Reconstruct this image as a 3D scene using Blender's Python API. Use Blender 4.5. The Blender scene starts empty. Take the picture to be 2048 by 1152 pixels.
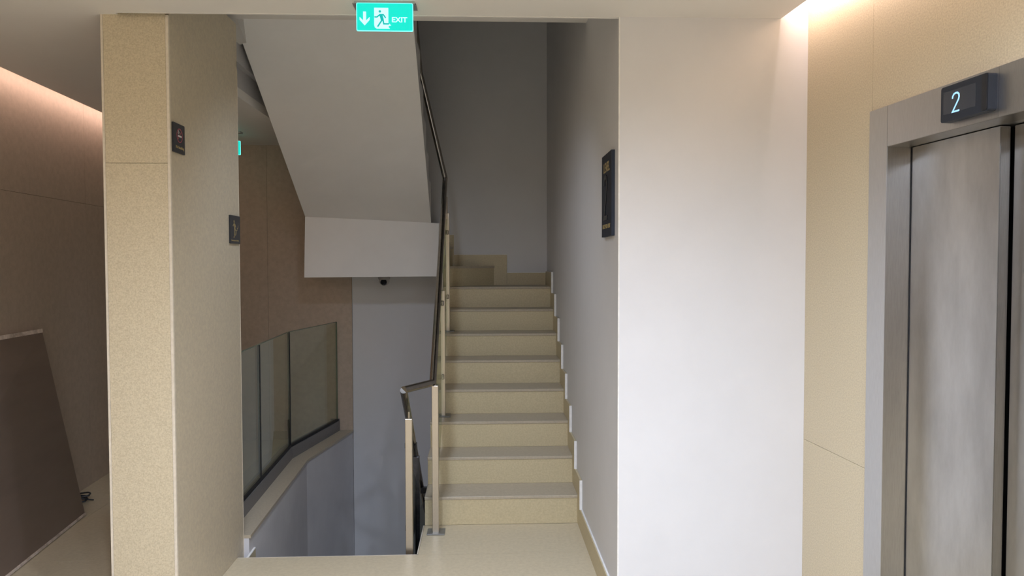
import bpy, bmesh, math, random
from mathutils import Vector, Matrix
random.seed(7)
C = bpy.context.scene.collection
SC = bpy.context.scene
PI = math.pi

# ------------------------------------------------------------------ camera
EYE = 1.6465
cam = bpy.data.cameras.new('camera'); co = bpy.data.objects.new('camera', cam); C.objects.link(co)
yaw, pitch, roll, F = .0409, .0339, -.0019, 1465.7
fw = Vector((math.sin(yaw)*math.cos(pitch), math.cos(yaw)*math.cos(pitch), -math.sin(pitch)))
rt = Vector((math.cos(yaw), -math.sin(yaw), 0)); up = rt.cross(fw)
r2 = rt*math.cos(roll) + up*math.sin(roll); u2 = up*math.cos(roll) - rt*math.sin(roll)
co.matrix_world = Matrix(((r2.x, u2.x, -fw.x, 0), (r2.y, u2.y, -fw.y, 0), (r2.z, u2.z, -fw.z, EYE), (0, 0, 0, 1)))
cam.sensor_fit = 'HORIZONTAL'; cam.sensor_width = 36; cam.lens = 36*F/2048; cam.clip_start = .05
SC.camera = co

# ------------------------------------------------------------------ world, exposure, large lights
w = bpy.data.worlds.new('world'); SC.world = w; w.use_nodes = True
w.node_tree.nodes['Background'].inputs[0].default_value = (.9, .95, 1, 1)
w.node_tree.nodes['Background'].inputs[1].default_value = .02
vs = SC.view_settings; vs.view_transform = 'Standard'; vs.look = 'None'; vs.gamma = 1; vs.use_curve_mapping = False
vs.exposure = 0.0

def lamp(name, kind, loc, energy, col, **kw):
    l = bpy.data.lights.new(name, kind); l.energy = energy; l.color = col
    rot = kw.pop('rot', (0, 0, 0))
    for k, v in kw.items(): setattr(l, k, v)
    o = bpy.data.objects.new(name, l); C.objects.link(o); o.location = loc; o.rotation_euler = rot
    return o
CEIL = 2.738
DOWN = [(-.62, 1.3), (.55, 1.3), (-.62, .0), (.55, .0), (-.62, -1.5), (.55, -1.5)]
DCOL = (.785, .90, 1.13)
for i, (x, y) in enumerate(DOWN):
    lamp('downlight_beam', 'SPOT', (x, y, CEIL-.03), 202, DCOL, spot_size=math.radians(170), spot_blend=1, shadow_soft_size=.06)
lamp('stairwell_beam', 'SPOT', (-.5, 3.68, 3.01), 68, DCOL, spot_size=math.radians(124), spot_blend=1, shadow_soft_size=.10, rot=(math.radians(24), 0, 0))
lamp('lower_well_fill', 'SPOT', (-.6, 3.3, -.45), 40, DCOL, spot_size=math.radians(150), spot_blend=1, shadow_soft_size=.08, rot=(math.radians(55), 0, 0))  # added fill, no fixture: brightens the grey walls of the lower stairwell
# warm strips lying in the ceiling coves (both walls)
COVE = (1, .70, .59)
cr = lamp('cove_light_right', 'AREA', (1.52, .55, 2.86), 27, (1, .77, .72), shape='RECTANGLE', size=5.3, size_y=.03)
cl = lamp('cove_light_left', 'AREA', (-2.72, 3.0, 2.86), 17, COVE, shape='RECTANGLE', size=8.0, size_y=.03)

# ------------------------------------------------------------------ materials
def mat(name, col, rough=.5, metal=0, spec=.5, noise=None, col2=None, bump=0, bscale=200, emit=None, estr=0, trans=0, ior=1.5, alpha=None, stretch=None, detail=6, contrast=(.35, .65), coat=0):
    m = bpy.data.materials.new(name); m.use_nodes = True
    nt = m.node_tree; b = nt.nodes['Principled BSDF']
    b.inputs['Base Color'].default_value = (*col, 1); b.inputs['Roughness'].default_value = rough
    b.inputs['Metallic'].default_value = metal; b.inputs['Specular IOR Level'].default_value = spec
    b.inputs['IOR'].default_value = ior; b.inputs['Coat Weight'].default_value = coat
    if trans: b.inputs['Transmission Weight'].default_value = trans
    if emit: b.inputs['Emission Color'].default_value = (*emit, 1); b.inputs['Emission Strength'].default_value = estr
    tc = nt.nodes.new('ShaderNodeTexCoord'); mp = nt.nodes.new('ShaderNodeMapping')
    nt.links.new(tc.outputs['Object'], mp.inputs['Vector'])
    if stretch: mp.inputs['Scale'].default_value = stretch
    if noise:
        n = nt.nodes.new('ShaderNodeTexNoise'); n.inputs['Scale'].default_value = noise; n.inputs['Detail'].default_value = detail
        n.inputs['Roughness'].default_value = .65
        nt.links.new(mp.outputs[0], n.inputs['Vector'])
        r = nt.nodes.new('ShaderNodeValToRGB'); r.color_ramp.elements[0].position = contrast[0]; r.color_ramp.elements[1].position = contrast[1]
        r.color_ramp.elements[0].color = (*(col2 or col), 1); r.color_ramp.elements[1].color = (*col, 1)
        nt.links.new(n.outputs['Fac'], r.inputs[0]); nt.links.new(r.outputs[0], b.inputs['Base Color'])
    if bump:
        n2 = nt.nodes.new('ShaderNodeTexNoise'); n2.inputs['Scale'].default_value = bscale; n2.inputs['Detail'].default_value = 4
        nt.links.new(mp.outputs[0], n2.inputs['Vector'])
        bp = nt.nodes.new('ShaderNodeBump'); bp.inputs['Strength'].default_value = bump; bp.inputs['Distance'].default_value = .002
        nt.links.new(n2.outputs['Fac'], bp.inputs['Height']); nt.links.new(bp.outputs[0], b.inputs['Normal'])
    return m
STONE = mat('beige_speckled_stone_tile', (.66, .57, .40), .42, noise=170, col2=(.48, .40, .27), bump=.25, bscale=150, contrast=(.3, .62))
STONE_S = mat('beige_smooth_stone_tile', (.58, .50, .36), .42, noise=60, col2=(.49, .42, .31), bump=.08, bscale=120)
FLOOR = mat('beige_floor_tile', (.61, .52, .36), .38, noise=45, col2=(.54, .455, .31), bump=.05, bscale=90)
STEP = mat('beige_step_tile', (.615, .52, .325), .42, noise=90, col2=(.525, .44, .27), bump=.12, bscale=120)
TREAD = mat('beige_tread_tile', (.50, .43, .32), .4, noise=70, col2=(.43, .365, .27), bump=.06, bscale=120)
BROWN = mat('brown_stone_wall_tile', (.50, .40, .31), .5, noise=25, col2=(.43, .345, .265), bump=.06, bscale=90)
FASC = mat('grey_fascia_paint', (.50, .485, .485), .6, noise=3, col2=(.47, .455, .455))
SOFF = mat('bright_soffit_paint', (.86, .84, .82), .6, noise=3, col2=(.83, .81, .79))
WHITE = mat('white_wall_paint', (.69, .683, .685), .55, noise=3, col2=(.665, .658, .66), bump=.05, bscale=60)
GREYW = mat('grey_white_wall_paint', (.70, .685, .69), .6, noise=2.2, col2=(.63, .615, .625), bump=.05, bscale=60, detail=3)
CEILM = mat('ceiling_paint', (.74, .71, .67), .7, noise=2, col2=(.72, .69, .65))
EDGEW = mat('white_plaster_edge', (.86, .84, .80), .6, noise=40, col2=(.76, .74, .70))
TRIM = mat('pale_stone_edge', (.74, .66, .54), .35, noise=60, col2=(.66, .58, .46))
GROUT = mat('dark_grout', (.33, .28, .2), .8, noise=50, col2=(.28, .23, .17))
STEEL = mat('brushed_steel', (.60, .60, .61), .33, metal=1, noise=60, col2=(.53, .53, .54), stretch=(14, 14, .6), bump=.04, bscale=60)
STEELD = mat('smudge_sheen_steel_door', (.64, .635, .625), .36, metal=1, noise=2.4, col2=(.48, .475, .465), stretch=(2.2, 1, .7), bump=.03, bscale=40, detail=9, contrast=(.38, .66))  # smudges and blurred light streaks both put into the noise tones
STEELR = mat('shaded_reveal_steel', (.43, .415, .39), .33, metal=1, noise=40, col2=(.37, .355, .33), stretch=(10, 10, .5))  # same steel as the frame, darkened for the dim reflections in the reveal
STEELX = mat('shaded_steel_return', (.30, .285, .265), .35, metal=1, noise=40, col2=(.26, .245, .225), stretch=(10, 10, .5))  # door steel with the dark reflection on its side put into the colour
STEELF = mat('pale_steel_frame', (.60, .60, .60), .30, metal=1, noise=40, col2=(.53, .53, .53), stretch=(10, 10, .5))
RAILM = mat('satin_steel_post', (.58, .53, .45), .34, metal=1, noise=80, col2=(.50, .45, .38), stretch=(20, 20, .8))
TUBEM = mat('polished_steel_tube', (.36, .33, .30), .16, metal=1, noise=30, col2=(.30, .28, .25))
PLATEM = mat('dull_steel_plate', (.30, .30, .285), .45, metal=.7, noise=40, col2=(.24, .24, .23))
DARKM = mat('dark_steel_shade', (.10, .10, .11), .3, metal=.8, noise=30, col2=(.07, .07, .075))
BLACK = mat('black_rubber', (.012, .012, .014), .6, noise=50, col2=(.008, .008, .009))
CHAN = mat('grey_aluminium_channel', (.26, .25, .25), .45, metal=.2, noise=30, col2=(.14, .135, .135), stretch=(1, 6, 20))
PLATE = mat('black_sign_plate', (.022, .024, .030), .32, noise=30, col2=(.018, .02, .025))
PLATE2 = mat('slate_sign_plate', (.026, .031, .045), .6, spec=.25, noise=30, col2=(.026, .030, .042))
INK = mat('black_gloss_letter', (.003, .0035, .008), .25, noise=30, col2=(.002, .002, .006))
GOLD = mat('gold_letter', (.46, .36, .17), .45, metal=.2, noise=60, col2=(.38, .29, .13))
PINK = mat('red_prohibition_ring', (.45, .10, .13), .5, noise=60, col2=(.38, .08, .10))
WHITEP = mat('white_print', (.75, .74, .72), .5, noise=60, col2=(.7, .69, .67))
EXITG = mat('lit_green_acrylic', (.0, .25, .2), .3, emit=(0, .72, .60), estr=1.0)
EXITL = mat('lit_edge_acrylic', (.1, .6, .55), .3, emit=(.20, 1.0, .90), estr=1.15)
EXITW = mat('lit_white_acrylic', (.5, .7, .7), .3, emit=(.42, .80, .86), estr=1.0)
EXITD = mat('lit_teal_print', (0, .2, .18), .3, emit=(.0, .42, .40), estr=1.0)
DISPM = mat('black_display_case', (.022, .026, .034), .5, spec=.25, noise=30, col2=(.024, .028, .036))
SCREEN = mat('dark_display_glass', (.045, .048, .056), .2, noise=10, col2=(.040, .043, .05))
LED2 = mat('lit_blue_digit', (.1, .2, .3), .4, emit=(.36, .66, 1.0), estr=1.2)
BOARD = mat('dark_brown_board', (.235, .175, .135), .38, noise=1.6, col2=(.17, .125, .10), stretch=(1, .5, 2.0), bump=.1, bscale=8, contrast=(.3, .7))
BOARDE = mat('highlight_board_edge', (.82, .70, .60), .5, noise=20, col2=(.45, .36, .29))  # cove light catching the board's edge is put into this pale colour
TAPE = mat('pale_tape', (.62, .56, .52), .4, noise=30, col2=(.5, .45, .41))
CABLE = mat('dark_cable_rubber', (.05, .055, .06), .4, noise=30, col2=(.04, .042, .045))
CAMW = mat('camera_housing_plastic', (.42, .40, .39), .45, noise=10, col2=(.40, .38, .37))
LENSM = mat('camera_lens_black', (.004, .004, .006), .12, noise=10, col2=(.003, .003, .005))
GEDGE = mat('green_glass_edge', (.16, .20, .15), .25, noise=30, col2=(.13, .17, .12))
LAMPM = mat('lit_lamp_disc', (1, 1, 1), .5, emit=(1, .965, .91), estr=6)
STRIP = mat('lit_led_strip', (1, .8, .7), .5, emit=(1, .62, .48), estr=3)

def sheet_glass(name, tint, refl=1.5):
    m = bpy.data.materials.new(name); m.use_nodes = True; nt = m.node_tree; nt.nodes.clear()
    o = nt.nodes.new('ShaderNodeOutputMaterial'); mx = nt.nodes.new('ShaderNodeMixShader'); t = nt.nodes.new('ShaderNodeBsdfTransparent')
    g = nt.nodes.new('ShaderNodeBsdfGlossy'); lw = nt.nodes.new('ShaderNodeLayerWeight'); lw.inputs[0].default_value = .5; pw = nt.nodes.new('ShaderNodeMath'); pw.operation = 'POWER'; pw.inputs[1].default_value = 5
    f = nt.nodes.new('ShaderNodeMath'); f.operation = 'MULTIPLY_ADD'; f.inputs[1].default_value = .9; f.inputs[2].default_value = .045; nt.links.new(lw.outputs['Facing'], pw.inputs[0]); nt.links.new(pw.outputs[0], f.inputs[0])
    t.inputs[0].default_value = (*tint, 1); g.inputs['Roughness'].default_value = .01; g.inputs[0].default_value = (.9, .95, .9, 1)
    nt.links.new(f.outputs[0], mx.inputs[0]); nt.links.new(t.outputs[0], mx.inputs[1]); nt.links.new(g.outputs[0], mx.inputs[2]); nt.links.new(mx.outputs[0], o.inputs[0])
    return m
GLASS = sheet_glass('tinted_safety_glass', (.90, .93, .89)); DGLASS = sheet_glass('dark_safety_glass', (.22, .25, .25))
# ------------------------------------------------------------------ helpers
def link(name, me, m, parent=None, loc=None, rot=None):
    o = bpy.data.objects.new(name, me); C.objects.link(o)
    if m is not None:
        for mm in (m if isinstance(m, (list, tuple)) else [m]): me.materials.append(mm)
    if parent: o.parent = parent
    if loc: o.location = loc
    if rot: o.rotation_euler = rot
    return o
def obj(name, bm, m, parent=None, smooth=False, bevel=0, **kw):
    if bevel:
        bmesh.ops.bevel(bm, geom=[e for e in bm.edges if len(e.link_faces) == 2 and e.calc_face_angle(0) > .5], offset=bevel, segments=1, affect='EDGES', clamp_overlap=True)
    bmesh.ops.recalc_face_normals(bm, faces=bm.faces)
    me = bpy.data.meshes.new(name); bm.to_mesh(me); bm.free()
    if smooth:
        for p in me.polygons: p.use_smooth = True
        me.set_sharp_from_angle(angle=math.radians(35)) if hasattr(me, 'set_sharp_from_angle') else None
    return link(name, me, m, parent, **kw)
def bx(bm, x0, x1, y0, y1, z0, z1):
    v = [bm.verts.new(p) for p in ((x0, y0, z0), (x1, y0, z0), (x1, y1, z0), (x0, y1, z0), (x0, y0, z1), (x1, y0, z1), (x1, y1, z1), (x0, y1, z1))]
    for f in ((0, 3, 2, 1), (4, 5, 6, 7), (0, 1, 5, 4), (1, 2, 6, 5), (2, 3, 7, 6), (3, 0, 4, 7)): bm.faces.new([v[i] for i in f])
    return bm
def box(*a): return bx(bmesh.new(), *a)
def prism(bm, pts, a, b, axis='z'):
    """polygon pts (2D) swept along axis from a to b: z -> (x,y), x -> (y,z), y -> (x,z)"""
    def P(p, t): return {'z': (p[0], p[1], t), 'x': (t, p[0], p[1]), 'y': (p[0], t, p[1])}[axis]
    va = [bm.verts.new(P(p, a)) for p in pts]; vb = [bm.verts.new(P(p, b)) for p in pts]
    n = len(pts)
    bm.faces.new(va); bm.faces.new(vb[::-1])
    for i in range(n): bm.faces.new((va[i], vb[i], vb[(i+1) % n], va[(i+1) % n]))
    return bm
def hexa(bm, q):
    """8 corner points: bottom 4 then top 4"""
    v = [bm.verts.new(p) for p in q]
    for f in ((0, 3, 2, 1), (4, 5, 6, 7), (0, 1, 5, 4), (1, 2, 6, 5), (2, 3, 7, 6), (3, 0, 4, 7)): bm.faces.new([v[i] for i in f])
    return bm
def tube(bm, pts, r, n=16, caps=True):
    """round bar along pts: straight lengths with a ball at every bend"""
    pts = [Vector(p) for p in pts]
    for i in range(len(pts)-1):
        a, b = pts[i], pts[i+1]; t = (b-a).normalized()
        ref = Vector((0, 0, 1)) if abs(t.z) < .95 else Vector((0, 1, 0))
        u = t.cross(ref).normalized(); q = u.cross(t); R = []
        for p in (a, b): R.append([bm.verts.new(p+(u*math.cos(2*PI*j/n)+q*math.sin(2*PI*j/n))*r) for j in range(n)])
        for j in range(n): bm.faces.new((R[0][j], R[0][(j+1) % n], R[1][(j+1) % n], R[1][j]))
        if caps: bm.faces.new(R[0][::-1]); bm.faces.new(R[1])
        if i and caps: bmesh.ops.create_uvsphere(bm, u_segments=n, v_segments=8, radius=r*1.01, matrix=Matrix.Translation(a))
    return bm
def lathe(bm, prof, n=24, M=None):
    rings = []
    for r, z in prof:
        ring = []
        for j in range(n):
            p = Vector((r*math.cos(2*PI*j/n), r*math.sin(2*PI*j/n), z))
            ring.append(bm.verts.new(M @ p if M else p))
        rings.append(ring)
    for A, B in zip(rings, rings[1:]):
        for j in range(n): bm.faces.new((A[j], A[(j+1) % n], B[(j+1) % n], B[j]))
    bm.faces.new(rings[0][::-1]); bm.faces.new(rings[-1])
    return bm
def stroke(bm, pts, wd, d0, d1, put):
    """a flat stroke of width wd along 2D pts, extruded from depth d0 to d1; put(u, v, d) -> 3D point"""
    pts = [Vector(p) for p in pts]; L = []; R = []
    for i, p in enumerate(pts):
        a = (p-pts[i-1]).normalized() if i else None; b = (pts[i+1]-p).normalized() if i < len(pts)-1 else None
        t = ((a or b)+(b or a)).normalized(); k = 1/max(.5, t.dot(a or b)); n = Vector((-t.y, t.x))*wd/2*k
        L.append(p+n); R.append(p-n)
    for i in range(len(pts)-1):
        q = [L[i], L[i+1], R[i+1], R[i]]
        hexa(bm, [put(p.x, p.y, d0) for p in q] + [put(p.x, p.y, d1) for p in q])
    return bm
def flat(bm, pts, d0, d1, put):
    va = [bm.verts.new(put(p[0], p[1], d0)) for p in pts]; vb = [bm.verts.new(put(p[0], p[1], d1)) for p in pts]; n = len(pts)
    bm.faces.new(va); bm.faces.new(vb[::-1])
    for i in range(n): bm.faces.new((va[i], vb[i], vb[(i+1) % n], va[(i+1) % n]))
    return bm
def rrect(x0, x1, z0, z1, r, n=5):
    out = []
    for cx, cz, a0 in ((x1-r, z1-r, 0), (x0+r, z1-r, 90), (x0+r, z0+r, 180), (x1-r, z0+r, 270)):
        for k in range(n+1):
            a = math.radians(a0+90*k/n); out.append((cx+r*math.cos(a), cz+r*math.sin(a)))
    return out
def text_mesh(s, h, width, depth=.0015, bold=0):
    """the words as a mesh in the XY plane, cap height h, squeezed to the given width, origin at lower left"""
    cu = bpy.data.curves.new('lettering', 'FONT'); cu.body = s; cu.size = 1; cu.extrude = .5; cu.offset = bold; cu.resolution_u = 3
    o = bpy.data.objects.new('lettering', cu); C.objects.link(o)
    dg = bpy.context.evaluated_depsgraph_get(); me = bpy.data.meshes.new_from_object(o.evaluated_get(dg))
    bpy.data.objects.remove(o); bpy.data.curves.remove(cu)
    xs = [v.co.x for v in me.vertices]; ys = [v.co.y for v in me.vertices]; y0 = min(ys); x0 = min(xs)
    sx = width/(max(xs)-x0); sy = h/(max(ys)-y0)
    for v in me.vertices: v.co = Vector(((v.co.x-x0)*sx, (v.co.y-y0)*sy, v.co.z*depth))
    me.materials.clear()
    return me
def place_text(name, s, h, width, put, parent, m, u, v, d=0, bold=0):
    me = text_mesh(s, h, width, bold=bold)
    for vt in me.vertices: vt.co = Vector(put(u+vt.co.x, v+vt.co.y, d+vt.co.z))
    return link(name, me, m, parent)
def thing(name, label, cat, loc=(0, 0, 0), group=None, rot=(0, 0, 0)):
    o = bpy.data.objects.new(name, None); C.objects.link(o); o.location = loc; o.rotation_euler = rot; o.empty_display_size = .1
    o['label'] = label; o['category'] = cat
    if group: o['group'] = group
    return o
def tag(o, label, cat, group=None):
    o['label'] = label; o['category'] = cat
    if group: o['group'] = group
    return o
def setting(name, label, cat):
    """a piece of the setting whose tiles or panels are its parts"""
    o = bpy.data.objects.new(name, None); C.objects.link(o); o['kind'] = 'structure'; o['label'] = label; o['category'] = cat; o.empty_display_size = .1
    return o
def struct(name, bm, m, label, cat, **kw):
    o = obj(name, bm, m, **kw); o['kind'] = 'structure'; o['label'] = label; o['category'] = cat
    return o

# ------------------------------------------------------------------ key positions
RISE, GO, Y1 = .18, .264, 4.571                    # stair going up
XS0, XS1 = -.363, .602                             # its left and right ends
XW = .612                                          # stair wall
YB = 6.90                                          # back wall
YO = 4.105                                         # edge of the stairwell opening in the floor
YF = 3.290                                         # where the lobby ceiling ends
YC = 3.268                                         # the white wall that faces the lobby
CY1_ = 4.222
def leftwall(y): return -2.93 - .06*(y-5.68)
def well(y):                                       # left side of the stairwell
    return -1.343 - .033*(y-4.1) if y < 5.85 else -1.401 + (y-5.85)*(.191/1.08)

# ------------------------------------------------------------------ floor (tiles are parts)
fl = setting('floor', 'beige tiled floor of the lift lobby in front of the stairs', 'floor')
obj('subfloor', box(-3.8, -1.72, -3, YB, -.30, -.004), GROUT, fl)
obj('subfloor', box(-1.7199, 1.95, -3, YO-.01, -.30, -.004), GROUT, fl)
obj('subfloor', box(XS0-.002, .75, YO-.0098, Y1+.02, -.30, -.004), GROUT, fl)
def tile(name, x0, x1, y0, y1, z0, z1, m, parent, g=.001, bv=.0012):
    return obj(name, box(x0+g, x1-g, y0+g, y1-g, z0, z1), m, parent, bevel=bv)
ys = [-3, -1.8, -.6, .6, 1.8, 3.0, YO]
for j in range(len(ys)-1):
    for x0, x1 in ((-3.8, -2.575), (-2.575, -1.375), (-1.375, -.37), (-.37, .612), (.612, 1.95)):
        if ys[j] >= 3.0:
            if x0 == -1.375: x1 = .612
            if x0 == -.37: continue
            if x0 == .612: x0, x1 = .62, 1.95
        y1 = YC-.002 if x0 > .6 and ys[j] >= 3.0 else ys[j+1]
        tile('floor_tile', x0, x1, ys[j], y1, -.012, 0, FLOOR, fl)
tile('floor_tile', XS0-.004, XW-.001, YO, Y1, -.012, 0, FLOOR, fl)
for y0, y1 in ((YO, 5.3), (5.3, 6.5), (6.5, YB)):
    for x0, x1 in ((-3.8, -2.575), (-2.575, -1.72)):
        tile('floor_tile', x0, x1, y0, y1, -.012, 0, FLOOR, fl)
# pale nosing along the edge of the opening
obj('edge_trim', box(-1.372, XS0-.004, YO, YO+.008, -.05, 0), TRIM, fl)
obj('edge_trim', box(XS0-.011, XS0-.0045, YO, Y1, -.05, 0), TRIM, fl)

# ------------------------------------------------------------------ ceilings
def poly_slab(name, pts, z0, z1, m, label, cat): return struct(name, prism(bmesh.new(), pts, z0, z1), m, label, cat)
def rwall(y): return 1.466 + .05528*(YC-y)
ce = lambda y: leftwall(y)+.18
poly_slab('ceiling', [(ce(-3), -3), (rwall(-3)-.125, -3), (rwall(YC)-.125, YC), (rwall(YC)-.125, YF), (-1.59, YF), (-1.59, YB), (ce(YB), YB)], CEIL, CEIL+.06, CEILM,
          'off white lobby ceiling ending in a straight edge before the stairs', 'ceiling')
poly_slab('ceiling_cove', [(-3.8, -3), (2.1, -3), (2.1, YC), (2.1, YF), (-1.59, YF), (-1.59, YB), (-3.8, YB)], 2.99, 3.05, CEILM,
          'raised cove recess above the lobby ceiling', 'ceiling')
poly_slab('ceiling_stairwell', [(-1.59, YF), (.75, YF), (.75, 4.30), (-1.59, 4.30)], 3.046, 3.40, CEILM,
          'higher white slab over the foot of the stairs behind the lobby ceiling edge', 'ceiling')
struct('ceiling_top', box(-1.7, .8, YF, YB+.1, 5.9, 6.0), CEILM, 'ceiling far above the stairwell', 'ceiling')
struct('trim_1', box(-1.59, .612, YF-.012, YF, CEIL-.002, 3.1), CEILM, 'white drop edge closing the lobby ceiling over the stairs', 'trim')

# ------------------------------------------------------------------ walls
struct('wall_stairs', box(XW, XW+.14, YC+.001, YB, -2.0, 5.95), WHITE, 'white side wall on the right of the stairs, carries the level sign', 'wall')
struct('wall_front', box(XW+.0005, 1.75, YC, YC+.12, -.3, 3.0), WHITE, 'bright white wall pier between the stairs and the lift', 'wall')
struct('wall_back', box(-1.213, .75, YB, YB+.12, -1.7, 5.95), WHITE, 'white back wall of the stairwell', 'wall')
bm = bmesh.new()
prism(bm, [(-1.345, CY1_+.004), (well(5.85), 5.85), (well(YB), YB), (well(YB)-.42, YB), (-1.78, 5.85), (-1.72, CY1_+.004)], -1.7, .066)
struct('wall_left_stairwell', bm, GREYW, 'grey painted wall going down the left side of the stairwell', 'wall')
# fascia of the floor slab above, left of the stairwell
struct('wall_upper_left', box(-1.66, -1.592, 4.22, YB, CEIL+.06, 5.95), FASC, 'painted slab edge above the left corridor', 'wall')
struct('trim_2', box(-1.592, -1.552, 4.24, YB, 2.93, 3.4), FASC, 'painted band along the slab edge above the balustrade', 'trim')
struct('wall_lobby_back', box(-3.8, 2.2, -3.1, -3, -.3, 3.0), BROWN, 'brown lobby wall behind the viewer', 'wall')

struct('trim_3', box(XW-.0015, XW+.0045, YC-.0015, YC+.0045, 0, CEIL), EDGEW, 'white corner bead of the pier beside the stairs', 'trim')
# brown tiled wall at the end of the left corridor
wb = setting('wall_back_left', 'brown stone tiled wall at the end of the left corridor', 'wall')
obj('wall_core', box(-3.3, -1.216, YB+.002, YB+.12, -.3, 2.99), GROUT, wb)
for x0, x1 in ((-3.2, -2.756), (-2.756, -1.986), (-1.986, -1.214)):
    obj('wall_tile', box(x0+.001, x1-.001, YB-.010, YB+.002, .0, 2.98), BROWN, wb, bevel=.001)
# brown tiled wall on the left with the glowing cove
wl = setting('wall_left', 'brown stone tiled wall on the left lit by a warm cove', 'wall')
def lw_tile(y0, y1, z0, z1, name='wall_tile', m=BROWN, d0=.0, d1=.012, parent=None):
    a, b = leftwall(y0), leftwall(y1)
    q = [(a-d1, y0), (a-d0, y0), (b-d0, y1), (b-d1, y1)]
    return obj(name, prism(bmesh.new(), q, z0, z1), m, parent or wl, bevel=.0008 if name == 'wall_tile' else 0)
lw_tile(-3, YB, -.3, 2.99, 'wall_core', GROUT, .012, .15)
yy = [-3, -1.75, -.5, .75, 2.0, 3.25, 4.3, 5.55, YB-.012]
for j in range(len(yy)-1):
    lw_tile(yy[j]+.001, yy[j+1]-.001, 0, 2.089); lw_tile(yy[j]+.001, yy[j+1]-.001, 2.091, 2.985)

# lift wall: local frame at its far corner, x runs towards the viewer, y goes into the wall
rw = bpy.data.objects.new('wall_right', None); C.objects.link(rw); rw['kind'] = 'structure'
rw['label'] = 'beige speckled stone wall around the lift on the right'; rw['category'] = 'wall'
LW = dict(loc=(1.466, YC, 0), rot=(0, 0, math.atan2(-.99848, .0552)))
rw.location = LW['loc']; rw.rotation_euler = LW['rot']
S0, S1, ZH = .503, 1.63, 2.222                     # lift frame: far side, near side, top
obj('wall_core', box(0, S0+.01, .012, .2, -.3, 3.0), GROUT, rw)
obj('wall_core', box(S1-.01, 6.3, .012, .2, -.3, 3.0), GROUT, rw)
obj('wall_core', box(S0+.0101, S1-.0101, .012, .2, ZH-.01, 3.0), GROUT, rw)
for s0, s1, z0, z1 in ((0, S0, 0, .842), (0, S0, .842, 2.99), (S0, S1, ZH, 2.99), (S1, 2.3, 0, .842), (S1, 2.3, .842, 2.99), (2.3, 3.5, 0, .842), (2.3, 3.5, .842, 2.99), (3.5, 4.7, 0, 2.99), (4.7, 6.2, 0, 2.99)):
    obj('wall_tile', box(s0+.0008, s1-.0008, 0, .012, z0+.0008, z1-.0008), STONE, rw, bevel=.0008)
struct('baseboard_front', box(XW+.02, 1.46, YC-.012, YC, 0, .10), STEP, 'beige tile skirting at the foot of the white pier', 'baseboard')

# ------------------------------------------------------------------ column
cn = setting('column', 'square beige stone clad column with two small signs', 'column')
CX0, CX1, CY0, CY1 = -1.664, -1.375, 3.315, 4.222
obj('column_core', box(CX0+.012, CX1-.012, CY0+.012, CY1, -.3, 3.0), GROUT, cn)
for z0, z1 in ((0, 2.091), (2.091, 2.99)):
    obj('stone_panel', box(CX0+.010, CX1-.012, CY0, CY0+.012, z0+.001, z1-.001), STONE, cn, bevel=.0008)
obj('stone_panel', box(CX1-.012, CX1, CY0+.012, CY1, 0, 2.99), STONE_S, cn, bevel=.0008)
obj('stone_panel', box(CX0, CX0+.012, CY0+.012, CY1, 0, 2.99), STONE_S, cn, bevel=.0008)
obj('stone_panel', box(CX1-.012, CX1, YO+.009, CY1, -1.6, -.001), STONE_S, cn)
obj('corner_trim', box(CX1-.011, CX1+.001, CY0-.001, CY0+.011, 0, CEIL), TRIM, cn, bevel=.002)
obj('corner_trim', box(CX0-.001, CX0+.009, CY0-.001, CY0+.011, 0, CEIL), TRIM, cn, bevel=.002)
obj('corner_trim', box(CX1-.010, CX1+.001, CY1, CY1+.004, -.05, CEIL), TRIM, cn)

# ------------------------------------------------------------------ stair going up
st = thing('staircase', 'beige tiled stairs climbing to the right and turning left at the top', 'stairs', (0.12, 5.4, 0))
P0 = Vector(st.location)
def part(name, bm, m, parent=st, **kw):
    bmesh.ops.translate(bm, vec=-P0, verts=bm.verts); return obj(name, bm, m, parent, **kw)
prof = [(Y1+.012, -.3), (Y1+.012, RISE-.022)]
for k in range(1, 8): prof += [(Y1+k*GO+.012, k*RISE-.022), (Y1+k*GO+.012, (k+1)*RISE-.022)]
prof += [(YB-.001, 8*RISE-.022), (YB-.001, -.3)]
part('stair_core', prism(bmesh.new(), prof, XS0+.004, XW-.001, 'x'), GREYW)
for k in range(8):
    y = Y1+k*GO; z = k*RISE; far = y+GO+.012 if k < 7 else YB-.002
    part('riser', box(XS0, XS1, y, y+.012, z+.0005, z+RISE-.020), STEP, bevel=.0008)
    part('tread', box(XS0-.002, XS1, y-.004, far, z+RISE-.020, z+RISE), TREAD, bevel=.003)
# turning steps at the top: diagonal riser, then one more
NP = (XS0+.02, Y1+7*GO+.05)                        # newel point
z8 = 8*RISE
def wedge(name, pts, z0, z1, m, **kw): return part(name, prism(bmesh.new(), pts, z0, z1), m, **kw)
wedge('winder_step', [NP, (.112, YB-.013), (-.28, YB-.013)], z8+.001, z8+RISE-.02, STEP)
wedge('winder_tread', [(NP[0], NP[1]-.004), (.118, YB-.013), (-.28, YB-.013), (NP[0]-.01, NP[1]+.02)], z8+RISE-.02, z8+RISE, TREAD)
wedge('winder_step', [(NP[0]-.002, NP[1]+.03), (-.275, YB-.013), (-.383, YB-.013), (-.383, NP[1]+.03)], z8+.001, z8+2*RISE-.02, STEP)
wedge('winder_tread', [(NP[0]+.004, NP[1]+.026), (-.268, YB-.013), (-.385, YB-.013), (-.385, NP[1]+.026)], z8+2*RISE-.02, z8+2*RISE, TREAD)
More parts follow.
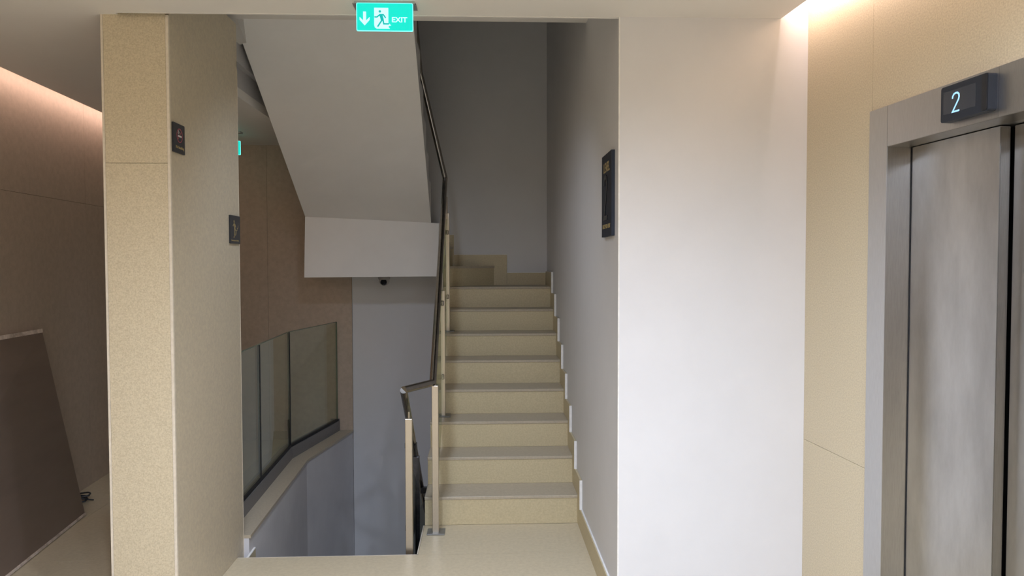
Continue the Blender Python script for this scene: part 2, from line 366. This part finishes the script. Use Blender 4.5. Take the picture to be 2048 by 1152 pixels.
# stepped skirting on the right wall, each piece with its white plaster edge
SK, ZK = .125, .128
part('skirting_tile', box(XW-.013, XW-.0005, YC+.01, Y1-SK, .0, ZK), STEP)
for k in range(8):
    y0 = Y1+k*GO-SK; y1 = y0+GO if k < 7 else YB-.013
    z0 = k*RISE-(.0 if k else 0); z1 = (k+1)*RISE+ZK
    part('skirting_tile', box(XW-.013, XW-.0005, y0, y1, z0+.0005, z1), STEP, bevel=.0006)
    part('plaster_edge', box(XW-.017, XW-.0005, y0-.006, y0-.0002, k*RISE+ZK, z1+.002), EDGEW)
part('plaster_edge', box(XW-.009, XW-.0005, YC+.01, Y1-SK-.006, ZK, ZK+.006), EDGEW)
# stepped skirting on the back wall
for x0, x1, z0, z1 in ((.235, XW-.013, z8, z8+.115), (-.262, .235, z8, z8+RISE+.105), (-.385, -.262, z8, z8+2*RISE+.11)):
    part('skirting_tile', box(x0+.0005, x1-.0005, YB-.0125, YB-.0005, z0+.0005, z1), STEP, bevel=.0006)
    part('plaster_edge', box(x0, x1, YB-.011, YB-.0005, z1, z1+.005), EDGEW)

# ------------------------------------------------------------------ railing of the stair going up
XR = -.287
rl = thing('stair_railing', 'steel and glass railing beside the stairs going up, three square posts', 'railing', (XR, 4.45, 0))
P1 = Vector(rl.location)
def rpart(name, bm, m, parent=rl, off=P1, **kw):
    bmesh.ops.translate(bm, vec=-off, verts=bm.verts); return obj(name, bm, m, parent, **kw)
def rail_z(y): return .921 + .782*(y-4.452)
def post(X, Y, zb, top, rz, root, off, mm, plate=True, hw=.020):
    p = rpart('post', box(X-hw, X+hw, Y-hw, Y+hw, zb+.006, top), mm, root, off, bevel=.002)
    rpart('rail_pin', tube(bmesh.new(), [(X, Y, top-.002), (X, Y, rz)], .006, 8), mm, p, off)
    if plate: rpart('base_plate', box(X-.052, X+.056, Y-.05, Y+.05, zb, zb+.008), PLATEM, p, off, bevel=.001)
    return p
POSTS = [(4.447, 0.0, .905), (5.294, .54, 1.45), (6.085, 1.08, 2.06)]
for Y, zb, top in POSTS:
    p = post(XR, Y, zb+.0005, top, rail_z(Y)-.005, rl, P1, RAILM)
    for h in (.29, .82):
        if Y == POSTS[0][0] and h > .5: continue
        if Y != POSTS[0][0]: rpart('glass_clip', box(XR-.014, XR+.014, Y-.040, Y-.0202, zb+h-.018, zb+h+.018), TUBEM, p, P1, bevel=.004)
        rpart('glass_clip', box(XR-.014, XR+.014, Y+.0202, Y+.040, zb+h-.018, zb+h+.018), TUBEM, p, P1, bevel=.004)
sl = RISE/GO
def gpanel(root, off, X, ya, yb, za, zb_, h, m=GLASS, t=.005):
    g = rpart('glass_panel', prism(bmesh.new(), [(ya, za), (yb, zb_), (yb, zb_+h), (ya, za+h)], X-t, X+t, 'x'), m, root, off)
    e = bmesh.new()
    for y, z in ((ya, za), ): bx(e, X-t-.0004, X+t+.0004, y-.0012, y+.0002, z, z+h)
    rpart('glass_edge', e, GEDGE, g, off)
    return g
gpanel(rl, P1, XR, 4.50, 5.245, .15, .15+.745*sl, .80)
gpanel(rl, P1, XR, 5.345, 6.035, .70, .70+.69*sl, .84)
# handrail: from the lobby corner, up the flight, then steeply up beside the turn and along the upper flight
RT = .0215
hp = [(-.452, 4.215, .919), (-.300, 4.452, .921), (-.312, 6.315, 2.372), (-.487, 5.90, 3.165), (-.492, 4.9, 3.86)]
rpart('handrail', tube(bmesh.new(), hp, RT, 20), TUBEM, rl, P1, smooth=True)


# ------------------------------------------------------------------ stair going down, and its railing
sd = thing('staircase', 'beige tiled stairs going down behind the floor edge on the left', 'stairs', (-.9, 5, -.5))
P2 = Vector(sd.location)
def dpart(name, bm, m, **kw):
    bmesh.ops.translate(bm, vec=-P2, verts=bm.verts); return obj(name, bm, m, sd, **kw)
XD0, XD1 = -1.345, -.475
prof = [(YO+.009, -.072)]
prof = []
for k in range(8): prof += [(YO+.012+k*GO, -k*RISE-.02 if k else -.06), (YO+.012+k*GO, -(k+1)*RISE-.02)]
prof += [(YO+8*GO, -8*RISE-.02), (YO+8*GO, -8*RISE-.25), (YO+.012, -.45)]
dpart('stair_core', prism(bmesh.new(), prof, XD0+.003, XD1, 'x'), GREYW)
for k in range(8):
    y = YO+.012+k*GO; z = -(k+1)*RISE
    x0 = well(y)+.001
    dpart('tread', box(x0, XD1+.002, y, y+GO+.006, z-.02, z), TREAD, bevel=.002)
    if k: dpart('riser', box(x0, XD1, y-.0, y+.010, z+.001, z+RISE-.021), STEP)
dpart('landing', prism(bmesh.new(), [(well(YB)+.005, YB-.001), (-1.392, YO+8*GO+.012), (.59, YO+8*GO+.012), (.59, YB-.001)], -8*RISE-.2, -8*RISE-.001), TREAD)
z0 = -.03
for k in range(3):
    ya = YO+.075+k*GO - (0 if k else .06); yb = YO+.22+k*GO
    q = [(well(ya)+.001, ya), (well(ya)+.012, ya), (well(yb)+.012, yb), (well(yb)+.001, yb)]
    dpart('skirting_tile', prism(bmesh.new(), q, z0-.25-k*RISE, z0-k*RISE), STEP)
    q2 = [(well(ya)+.001, ya), (well(ya)+.013, ya), (well(yb)+.013, yb), (well(yb)+.001, yb)]
    dpart('plaster_edge', prism(bmesh.new(), q2, z0-k*RISE, z0-k*RISE+.006), EDGEW)
XL = -.420
rd = thing('stair_railing', 'steel railing with dark glass descending beside the lower stairs', 'railing', (XL, 4.2, -.18))
P3 = Vector(rd.location)
dn = lambda y: .919 - .80*(y-4.212)
for i, (Y, zb) in enumerate(((4.175, -.18), (4.76, -.54), (5.55, -1.08))):
    top = .762 if i == 0 else zb+.93
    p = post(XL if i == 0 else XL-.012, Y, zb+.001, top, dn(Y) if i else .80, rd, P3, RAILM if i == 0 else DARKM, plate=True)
    for h in (.3, .78):
        rpart('glass_clip', box(XL-.026, XL+.002, Y+.0202, Y+.04, zb+h-.018, zb+h+.018), TUBEM, p, P3, bevel=.003)
for ya, yb, za in ((4.225, 4.72, -.08), (4.80, 5.51, -.46), (5.59, 6.1, -1.0)):
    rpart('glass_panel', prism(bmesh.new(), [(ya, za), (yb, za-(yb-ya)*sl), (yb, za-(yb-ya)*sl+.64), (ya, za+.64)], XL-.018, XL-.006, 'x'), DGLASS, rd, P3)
rpart('handrail', tube(bmesh.new(), [(-.452, 4.215, .917), (-.452, 6.0, dn(6.0))], RT, 16), TUBEM, rd, P3, smooth=True)
# wall bracket seen at the well side
rpart('rail_bracket', box(-.452, -.395, 5.30, 5.34, dn(5.32)-.06, dn(5.32)-.02), DARKM, rd, P3)

# ------------------------------------------------------------------ flight above: white soffit and beam
uf = thing('upper_stair_flight', 'white underside of the stair flight climbing above the stairwell', 'stairs', (-1.0, 5.6, 1.53))
P4 = Vector(uf.location)
def upart(name, bm, m, **kw):
    bmesh.ops.translate(bm, vec=-P4, verts=bm.verts); return obj(name, bm, m, uf, **kw)
upart('landing_beam', hexa(bmesh.new(), [(-1.537, 6.41, 1.526), (-.388, 6.41, 1.532), (-.388, YB-.012, 1.532), (-1.537, YB-.012, 1.526),
                                          (-1.524, 6.41, 2.052), (-.372, 6.41, 1.995), (-.372, YB-.012, 1.995), (-1.524, YB-.012, 2.052)]), SOFF)
A = (-1.524, 6.412, 2.053); B = (-.441, 6.412, 1.998); Cc = (-.440, 4.80, 3.24); Cd = (-.440, 4.30, 3.625); D = (-1.42, 4.30, 3.34); E_ = (-1.512, 4.77, 3.052)
# waist slab with stepped top
bm = bmesh.new()
def soff(x, y):
    # bilinear soffit height
    t = (6.412-y)/1.612; u = (x+1.524)/1.083
    return (2.053*(1-u)+1.998*u)*(1-t) + ((3.055)*(1-u)+3.24*u)*t
n = 8; gy = (6.412-4.30)/n
for k in range(n):
    ya = 6.412-k*gy; yb_ = ya-gy
    zt = soff(-.44, yb_)+.135
    for (xa, xb) in ((-1.524, -.98), (-.98, -.44)):
        v = [bm.verts.new(p) for p in ((xa, ya, soff(xa, ya)), (xb, ya, soff(xb, ya)), (xb, yb_, soff(xb, yb_)), (xa, yb_, soff(xa, yb_)))]
        t = [bm.verts.new(p) for p in ((xa, ya, zt), (xb, ya, zt), (xb, yb_, zt), (xa, yb_, zt))]
        for f in ((v[0], v[1], v[2], v[3]), (t[3], t[2], t[1], t[0])): bm.faces.new(f)
        bm.faces.new((v[0], t[0], t[1], v[1])); bm.faces.new((v[2], t[2], t[3], v[3]))
        if xa < -1.5: bm.faces.new((v[3], t[3], t[0], v[0]))
        if xb > -.5: bm.faces.new((v[1], t[1], t[2], v[2]))
bmesh.ops.remove_doubles(bm, verts=bm.verts, dist=.0005)
upart('soffit_slab', bm, SOFF)
for k in range(n):
    ya = 6.412-k*gy; yb_ = ya-gy; zt = soff(-.44, yb_)+.135
    upart('tread', box(-1.52, -.4405, yb_-.01, ya+.006, zt, zt+.02), WHITE)
# flat slab piece left of the flight
upart('landing_slab', prism(bmesh.new(), [(-1.588, 4.301), (-1.588, 4.86), (-1.50, 4.80), (-1.40, 4.301)], 3.055, 3.40), CEILM)
upart('floor_slab', box(-1.588, -.44, 4.301, 4.36, 3.44, 3.72), CEILM)

# ------------------------------------------------------------------ glass balustrade on the left
bl = thing('glass_balustrade', 'frameless glass balustrade in a grey channel at the edge of the left corridor', 'balustrade', (-1.5, 5.6, 0))
P5 = Vector(bl.location)
def bpart(name, bm, m, parent=bl, **kw):
    bmesh.ops.translate(bm, vec=-P5, verts=bm.verts); return obj(name, bm, m, parent, **kw)
K0, K1, K2 = (-1.455, 4.23), (-1.522, 5.885), (-1.335, 6.86)
def offs(p, d, q):          # point p shifted d to the left of the run p->q
    v = Vector((q[0]-p[0], q[1]-p[1])).normalized(); return (p[0]-v.y*d, p[1]+v.x*d)
def run(name, p, q, d0, d1, z0, z1, m, mitre=0, parent=bl, **kw):
    return bpart(name, prism(bmesh.new(), [offs(p, d0, q), tuple(Vector(q)+Vector(offs(p, d0, q))-Vector(p)), tuple(Vector(q)+Vector(offs(p, d1, q))-Vector(p)), offs(p, d1, q)], z0, z1), m, parent, **kw)
# pale stone curb on the slab edge
cb = bmesh.new()
prism(cb, [(well(4.03)+.006, 4.225), (well(5.85)+.008, 5.85), (well(YB)+.006, YB-.012), (well(YB)-.42, YB-.012), (-1.80, 5.85), (-1.73, 4.225)], .0665, .085)
bpart('curb_tile', cb, TREAD)
run('base_channel', K0, K1, 0, .085, .0852, .178, CHAN)
run('base_channel', K1, K2, 0, .085, .0852, .178, CHAN)
run('rubber_gasket', K0, K1, .006, .035, .178, .196, BLACK)
run('rubber_gasket', K1, K2, .006, .035, .178, .196, BLACK)
bpart('channel_end_cap', prism(bmesh.new(), [offs(K2, 0, (K2[0]+.19, K2[1]+1)), (K2[0]+.002, K2[1]+.006), (K2[0]-.085, K2[1]+.02), offs(K2, .085, (K2[0]+.19, K2[1]+1))], .0852, .196), CHAN)
def lerp(p, q, t): return (p[0]+(q[0]-p[0])*t, p[1]+(q[1]-p[1])*t)
M1 = lerp(K0, K1, (4.985-4.23)/(5.885-4.23))
def gap(p, q, a): L = (Vector(q)-Vector(p)).length; return lerp(p, q, a/L), lerp(p, q, 1-a/L)
for p, q in ((K0, M1), (M1, K1), (K1, K2)):
    a, b = gap(p, q, .0055)
    g = run('glass_panel', a, b, .014, .026, .18, 1.10, GLASS)
    run('top_edge', a, b, .0135, .0265, 1.1002, 1.105, GEDGE, parent=g)
    if p is K1: run('side_edge', b, tuple(Vector(b)+(Vector(q)-Vector(p)).normalized()*.004), .0135, .0265, .196, 1.105, GEDGE, parent=g)
for p, q in ((M1, K1), (K1, K2)):
    v = (Vector(q)-Vector(p)).normalized()*.0045; c_ = (p[0]+v.x, p[1]+v.y); e_ = (p[0]-v.x, p[1]-v.y)
    nn = Vector((-v.y, v.x)).normalized()
    bpart('joint_seal', prism(bmesh.new(), [tuple(Vector(z)+nn*d) for z, d in ((e_, .010), (c_, .010), (c_, .0285), (e_, .0285))], .19, 1.10), BLACK)

# ------------------------------------------------------------------ lift entrance (local frame of the lift wall)
le = thing('elevator_entrance', 'brushed steel lift entrance with closed sliding doors in the beige wall', 'elevator', LW['loc'], rot=LW['rot'])
SI, ZI, SJ = .615, 2.073, 1.515
obj('frame_jamb', box(S0, SI, -.010, .085, 0, ZH), STEELF, le, bevel=.0015)
obj('frame_jamb', box(SJ, S1, -.010, .085, 0, ZH), STEELF, le, bevel=.0015)
obj('frame_head', box(SI+.0015, 1.1565, -.010, .16, ZI, ZH), STEEL, le, bevel=.001)
obj('frame_head', box(1.1575, SJ-.0015, -.010, .16, ZI, ZH), STEEL, le, bevel=.001)
obj('frame_reveal', box(SI, SI+.0012, -.008, .0835, .008, ZI-.001), STEELR, le)  # thin skin carrying the shaded tone of the jamb's inner face
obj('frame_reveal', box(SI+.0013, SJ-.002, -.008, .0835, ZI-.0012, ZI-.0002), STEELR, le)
obj('door_panel', box(SI+.006, 1.047, .086, .120, .008, ZI-.004), STEELD, le, bevel=.0015)
obj('door_edge', box(1.0475, 1.0495, .088, .119, .010, ZI-.006), STEELX, le)  # thin skin carrying the dark reflection of the panel's side
obj('door_panel', box(1.059, SJ-.004, .126, .155, .008, ZI-.004), STEELD, le, bevel=.0015)
obj('shaft_back', box(SI-.02, SJ+.02, .160, .175, 0, ZI+.1), BLACK, le)
obj('jamb_seal', box(SI, SI+.005, .084, .120, 0, ZI), BLACK, le)
obj('sill', box(SI, SJ, -.005, .16, .0, .007), STEEL, le)

fi = thing('floor_indicator', 'black floor display showing a blue 2 above the lift doors', 'display', LW['loc'], rot=LW['rot'])
pf = lambda u, v, d: (u, -.0102-d, v)
obj('case', flat(bmesh.new(), rrect(.945, 1.150, 2.094, 2.206, .008), 0, .028, pf), DISPM, fi, smooth=False)
obj('side_cover', flat(bmesh.new(), rrect(1.1285, 1.148, 2.098, 2.202, .004), .028, .032, pf), BLACK, fi)
obj('screen', flat(bmesh.new(), [(.957, 2.117), (1.100, 2.117), (1.100, 2.188), (.957, 2.188)], .028, .0285, pf), SCREEN, fi)
dig = [(.9995, 2.161), (1.0005, 2.168), (1.006, 2.1745), (1.014, 2.1765), (1.022, 2.1755), (1.028, 2.170), (1.029, 2.162), (1.0265, 2.154), (1.0005, 2.1195), (1.031, 2.1195)]
obj('lit_digit', stroke(bmesh.new(), dig, .0055, .0286, .0292, pf), LED2, fi)

# ------------------------------------------------------------------ exit signs
def exit_sign(loc, w_, label, full=True):
    e = thing('exit_sign', label, 'sign', loc)
    s = w_/.236
    put = lambda u, v, d: (u*s, -.0025-d, v)
    if full: # ceiling plate (front right part seen)
        obj('ceiling_plate', box(-.138, .128, .022, .10, -.004, 0), STEEL, e)
        obj('clamp', box(-.125, .125, -.0021, .03, -.010, 0), STEEL, e)
    else:
        obj('ceiling_plate', box(-.13, .13, -.03, .03, .055, .066), STEEL, e)
        for x in (-.07, .07): obj('rod', box(x-.003, x+.003, -.003, .003, -.012, .055), STEEL, e)
    z1, z0 = -.008, -.1235
    obj('panel', flat(bmesh.new(), rrect(-.118, .118, z0, z1, .006), -.005, .0, put), EXITG, e)
    b = bmesh.new()
    o_ = rrect(-.1185, .1185, z0-.0005, z1, .006); i_ = rrect(-.1155, .1155, z0+.0025, z1-.002, .005)
    n_ = len(o_)
    for k in range(n_):
        q = [o_[k], o_[(k+1) % n_], i_[(k+1) % n_], i_[k]]
        hexa(b, [put(*p, -.0052) for p in q]+[put(*p, .0006) for p in q])
    obj('lit_edge', b, EXITL, e)
    if full:
        b = bmesh.new()     # door field of the pictogram
        flat(b, [(-.044, -.028), (.015, -.028), (.015, -.090), (.027, -.100), (.016, -.103), (.016, -.108), (.022, -.114), (-.034, -.114), (-.042, -.108), (-.044, -.100)], 0, .0006, put)
        obj('door_field', b, EXITW, e)
        b = bmesh.new()
        lathe(b, [(.0052, 0), (.0052, .0006)], 14, Matrix(((1, 0, 0, -.020), (0, 0, -1, -.0032), (0, 1, 0, -.043), (0, 0, 0, 1))))
        stroke(b, [(-.043, -.066), (-.032, -.066), (-.020, -.056), (-.006, -.056), (.004, -.070)], .0055, .0007, .0013, put)
        stroke(b, [(-.016, -.056), (-.010, -.078)], .013, .0007, .0013, put)
        stroke(b, [(-.010, -.076), (-.030, -.106)], .0062, .0007, .0013, put)
        stroke(b, [(-.008, -.074), (-.004, -.094), (.018, -.094)], .0062, .0007, .0013, put)
        obj('running_figure', b, EXITD, e)
        b = bmesh.new()
        stroke(b, [(-.084, -.044), (-.084, -.086)], .0125, 0, .0006, put)
        flat(b, [(-.105, -.066), (-.105, -.078), (-.084, -.101), (-.063, -.078), (-.063, -.066), (-.084, -.087)], 0, .0006, put)
        obj('arrow', b, EXITW, e)
        place_text('lettering', 'EXIT', .0215, .064, put, e, EXITW, .030, -.087, .0003, bold=.02)
    return e
exit_sign((-.401, 3.11, CEIL-.0005), .234, 'glowing green exit sign with down arrow hanging from the lobby ceiling')
exit_sign((-2.115, 6.20, CEIL-.0665), .236, 'small glowing green exit sign half hidden behind the column, over the left corridor', full=False)

# ------------------------------------------------------------------ wall signs
sg = thing('level_sign', 'tall dark level 2 sign with gold letters on the stair wall', 'sign', (XW-.0005, 3.4945, 1.97))
P6 = Vector(sg.location); off6 = lambda u, v, d: (-.016-d, -u, v)     # u to the right as read, from the sign's centre
obj('plate', flat(bmesh.new(), [(-.134, -.197), (.134, -.197), (.134, .197), (-.134, .197)], -.016, 0, off6), PLATE2, sg, bevel=.0015)
place_text('lettering', 'LEVEL', .046, .165, off6, sg, GOLD, -.078, .110, .0004, bold=.012)
two = [(-.052, .048), (-.048, .070), (-.034, .086), (-.012, .088), (.012, .078), (.020, .054), (.012, .024), (-.052, -.108), (.034, -.108)]
two = [(p[0]+.005, p[1]-.0) for p in two]
obj('numeral', stroke(bmesh.new(), two, .021, .0002, .004, off6), INK, sg)
place_text('lettering', 'RECEPTION  EXIT', .020, .205, off6, sg, GOLD, -.100, -.158, .0004, bold=.006)

def small_sign(loc, label, kind, wy, hz):
    s = thing('wall_sign', label, 'sign', loc)
    put = lambda u, v, d: (.008+d, u, v)
    obj('plate', flat(bmesh.new(), rrect(-wy/2, wy/2, -hz/2, hz/2, .003, 3), -.008, 0, put), PLATE, s)
    if kind == 'smoke':
        b = bmesh.new(); R = .030; cy_ = .014
        ring = [(R*math.cos(2*PI*k/28)+.004, cy_+R*math.sin(2*PI*k/28)) for k in range(29)]
        stroke(b, ring, .0035, 0, .0006, put); stroke(b, [(.004-.021, cy_+.021-.042), (.004+.021, cy_+.021)], .0035, 0, .0006, put)
        obj('red_ring', b, PINK, s)
        b = bmesh.new(); stroke(b, [(-.016, cy_-.003), (.024, cy_-.003)], .0075, .0007, .001, put)
        stroke(b, [(-.010, cy_+.006), (-.014, cy_+.012), (-.006, cy_+.018), (-.010, cy_+.024)], .0022, .0007, .001, put)
        stroke(b, [(-.003, cy_+.006), (-.006, cy_+.011), (.001, cy_+.016)], .0022, .0007, .001, put)
        obj('cigarette', b, WHITEP, s)
        place_text('lettering', 'No Smoking', .017, .088, put, s, GOLD, -.038, -.050, .0003, bold=.01)
    else:
        b = bmesh.new()
        lathe(b, [(.0075, 0), (.0075, .0006)], 14, Matrix(((0, 0, 1, .0082), (1, 0, 0, -.020), (0, 1, 0, .044), (0, 0, 0, 1))))
        stroke(b, [(-.038, .018), (-.022, .032), (-.004, .028), (.006, .014)], .006, 0, .0006, put)
        stroke(b, [(-.014, .032), (-.008, .002)], .014, 0, .0006, put)
        stroke(b, [(-.010, .004), (-.016, -.016), (-.014, -.030)], .007, 0, .0006, put)
        stroke(b, [(-.006, .002), (.012, -.006), (.008, -.026)], .007, 0, .0006, put)
        obj('figure', b, GOLD, s)
        b = bmesh.new()
        stroke(b, [(-.034, -.042), (-.014, -.042), (-.014, -.030), (.004, -.030), (.004, -.020)], .003, 0, .0006, put)
        stroke(b, [(.018, -.004), (.030, -.004), (.030, .010), (.046, .010), (.046, .024)], .003, 0, .0006, put)
        obj('stair_lines', b, GOLD, s)
        place_text('lettering', 'Emergency Stairs', .010, .118, put, s, GOLD, -.064, -.066, .0003, bold=.008)
    return s
small_sign((CX1+.0005, 3.396, 2.212), 'small black no smoking sign on the column, the upper one', 'smoke', .124, .132)
small_sign((CX1+.0005, 4.134, 1.835), 'small black emergency stairs sign on the far edge of the column, the lower one', 'stairs', .160, .155)

# ------------------------------------------------------------------ security camera under the landing
sc_ = thing('security_camera', 'small round security camera under the white landing', 'camera', (-.872, 6.58, 1.527))
b = bmesh.new(); lathe(b, [(.052, 0), (.054, -.006), (.052, -.016), (.046, -.026)], 28); obj('housing', b, CAMW, sc_, smooth=True)
b = bmesh.new(); lathe(b, [(.044, -.020), (.046, -.040), (.040, -.058), (.026, -.072), (.006, -.078)], 28); obj('ball', b, CAMW, sc_, smooth=True)
Mx = Matrix.Translation((0, -.026, -.052)) @ Matrix.Rotation(math.radians(66), 4, 'X')
b = bmesh.new(); lathe(b, [(.028, .0), (.028, .020), (.022, .027), (.008, .030)], 22, Mx); obj('lens', b, LENSM, sc_, smooth=True)

# ------------------------------------------------------------------ board leaning on the left wall, cable behind it
bo = thing('leaning_board', 'large brown board leaning against the left wall', 'board', (-2.6, 4.0, 0))
P7 = Vector(bo.location)
yN, yFr = 2.6, 4.857
def bpos(y, t, d=0):   # y along the wall, t 0..1 up the board, d outwards from its face
    xb = -2.603 + (4.857-y)*.1135; xt = leftwall(y)+.030
    zt = 1.222
    nx, nz = .97, .23
    return Vector((xb+(xt-xb)*t + nx*d, y, .012+(zt-.012)*t + nz*d))
def slab(bm, ya, yb, ta, tb, d0, d1):
    q = [bpos(ya, ta, d0), bpos(ya, ta, d1), bpos(yb, ta, d1), bpos(yb, ta, d0), bpos(ya, tb, d0), bpos(ya, tb, d1), bpos(yb, tb, d1), bpos(yb, tb, d0)]
    return hexa(bm, [p-P7 for p in q])
obj('board_face', slab(bmesh.new(), yN, yFr, 0, 1, -.022, 0), BOARD, bo)
obj('edge_strip', slab(bmesh.new(), yN, yFr+.002, .984, 1.004, -.024, .003), BOARDE, bo)
obj('edge_strip', slab(bmesh.new(), yN, yFr+.002, -.006, .006, -.022, .006), BOARDE, bo)
for y, t in ((4.42, .745), (4.38, .735), (4.62, .775)):
    obj('tape_mark', slab(bmesh.new(), y, y+.010, t-.012, t+.012, .0003, .001), TAPE, bo)
b = bmesh.new()
for y in (4.60, 4.635):
    pts = [(y, .415), (y+.018, .43), (y+.012, .455)]
    for (a0, t0), (a1, t1) in zip(pts, pts[1:]): 
        q0 = [bpos(a0, t0, .0003), bpos(a0, t0, .001), bpos(a1, t1, .001), bpos(a1, t1, .0003)]
        q1 = [bpos(a0-.006, t0+.004, .0003), bpos(a0-.006, t0+.004, .001), bpos(a1-.006, t1+.004, .001), bpos(a1-.006, t1+.004, .0003)]
        hexa(b, [p-P7 for p in q0]+[p-P7 for p in q1])
obj('dark_scuff', b, PLATE, bo)
cb_ = thing('cable_bundle', 'small dark bundle of cable on the floor behind the leaning board', 'cable', (-2.79, 5.14, .0))
for k in range(4):
    b = bmesh.new(); r0 = .03+.006*k
    pts = [(r0*1.5*math.cos(2*PI*j/18+k), r0*.8*math.sin(2*PI*j/18+k), .012+.013*k+.006*math.sin(4*PI*j/18)) for j in range(19)]
    obj('cable_loop', tube(b, pts, .0055, 8, caps=False), CABLE, cb_, smooth=True)
b = bmesh.new(); tube(b, [(.03, 0, .03), (.07, -.02, .022), (.09, .01, .010)], .005, 8); obj('cable_end', b, CABLE, cb_, smooth=True)

# ------------------------------------------------------------------ lamps the room has (outside the frame)
for i, (x, y) in enumerate(DOWN):
    d = thing('downlight', 'round recessed downlight in the lobby ceiling, the %s of the %s pair' % ('left' if x < 0 else 'right', {1.3: 'stair side', 0: 'middle', -1.5: 'rearmost'}[y]), 'light', (x, y, CEIL), group='lobby downlights')
    b = bmesh.new(); lathe(b, [(.06, -.001), (.06, -.006), (.052, -.008)], 24); obj('rim', b, CAMW, d)
    b = bmesh.new(); lathe(b, [(.045, -.0082), (.045, -.0092)], 24); obj('lamp_disc', b, LAMPM, d)
# aim the cove strips at their walls
def aim(o, d, along):
    z = -Vector(d).normalized(); x = Vector(along).normalized(); y = z.cross(x); o.matrix_world = Matrix.Translation(o.location) @ Matrix((x, y, z)).transposed().to_4x4()
aim(cr, (.96, .053, -.25), (.0552, -.99848, 0))
aim(cl, (-.97, -.058, -.22), (-.06, .998, 0))
cr.location = Vector((rwall(.6)-.115, .6, 2.835)); cl.location = Vector((leftwall(2.9)+.17, 2.9, 2.835))
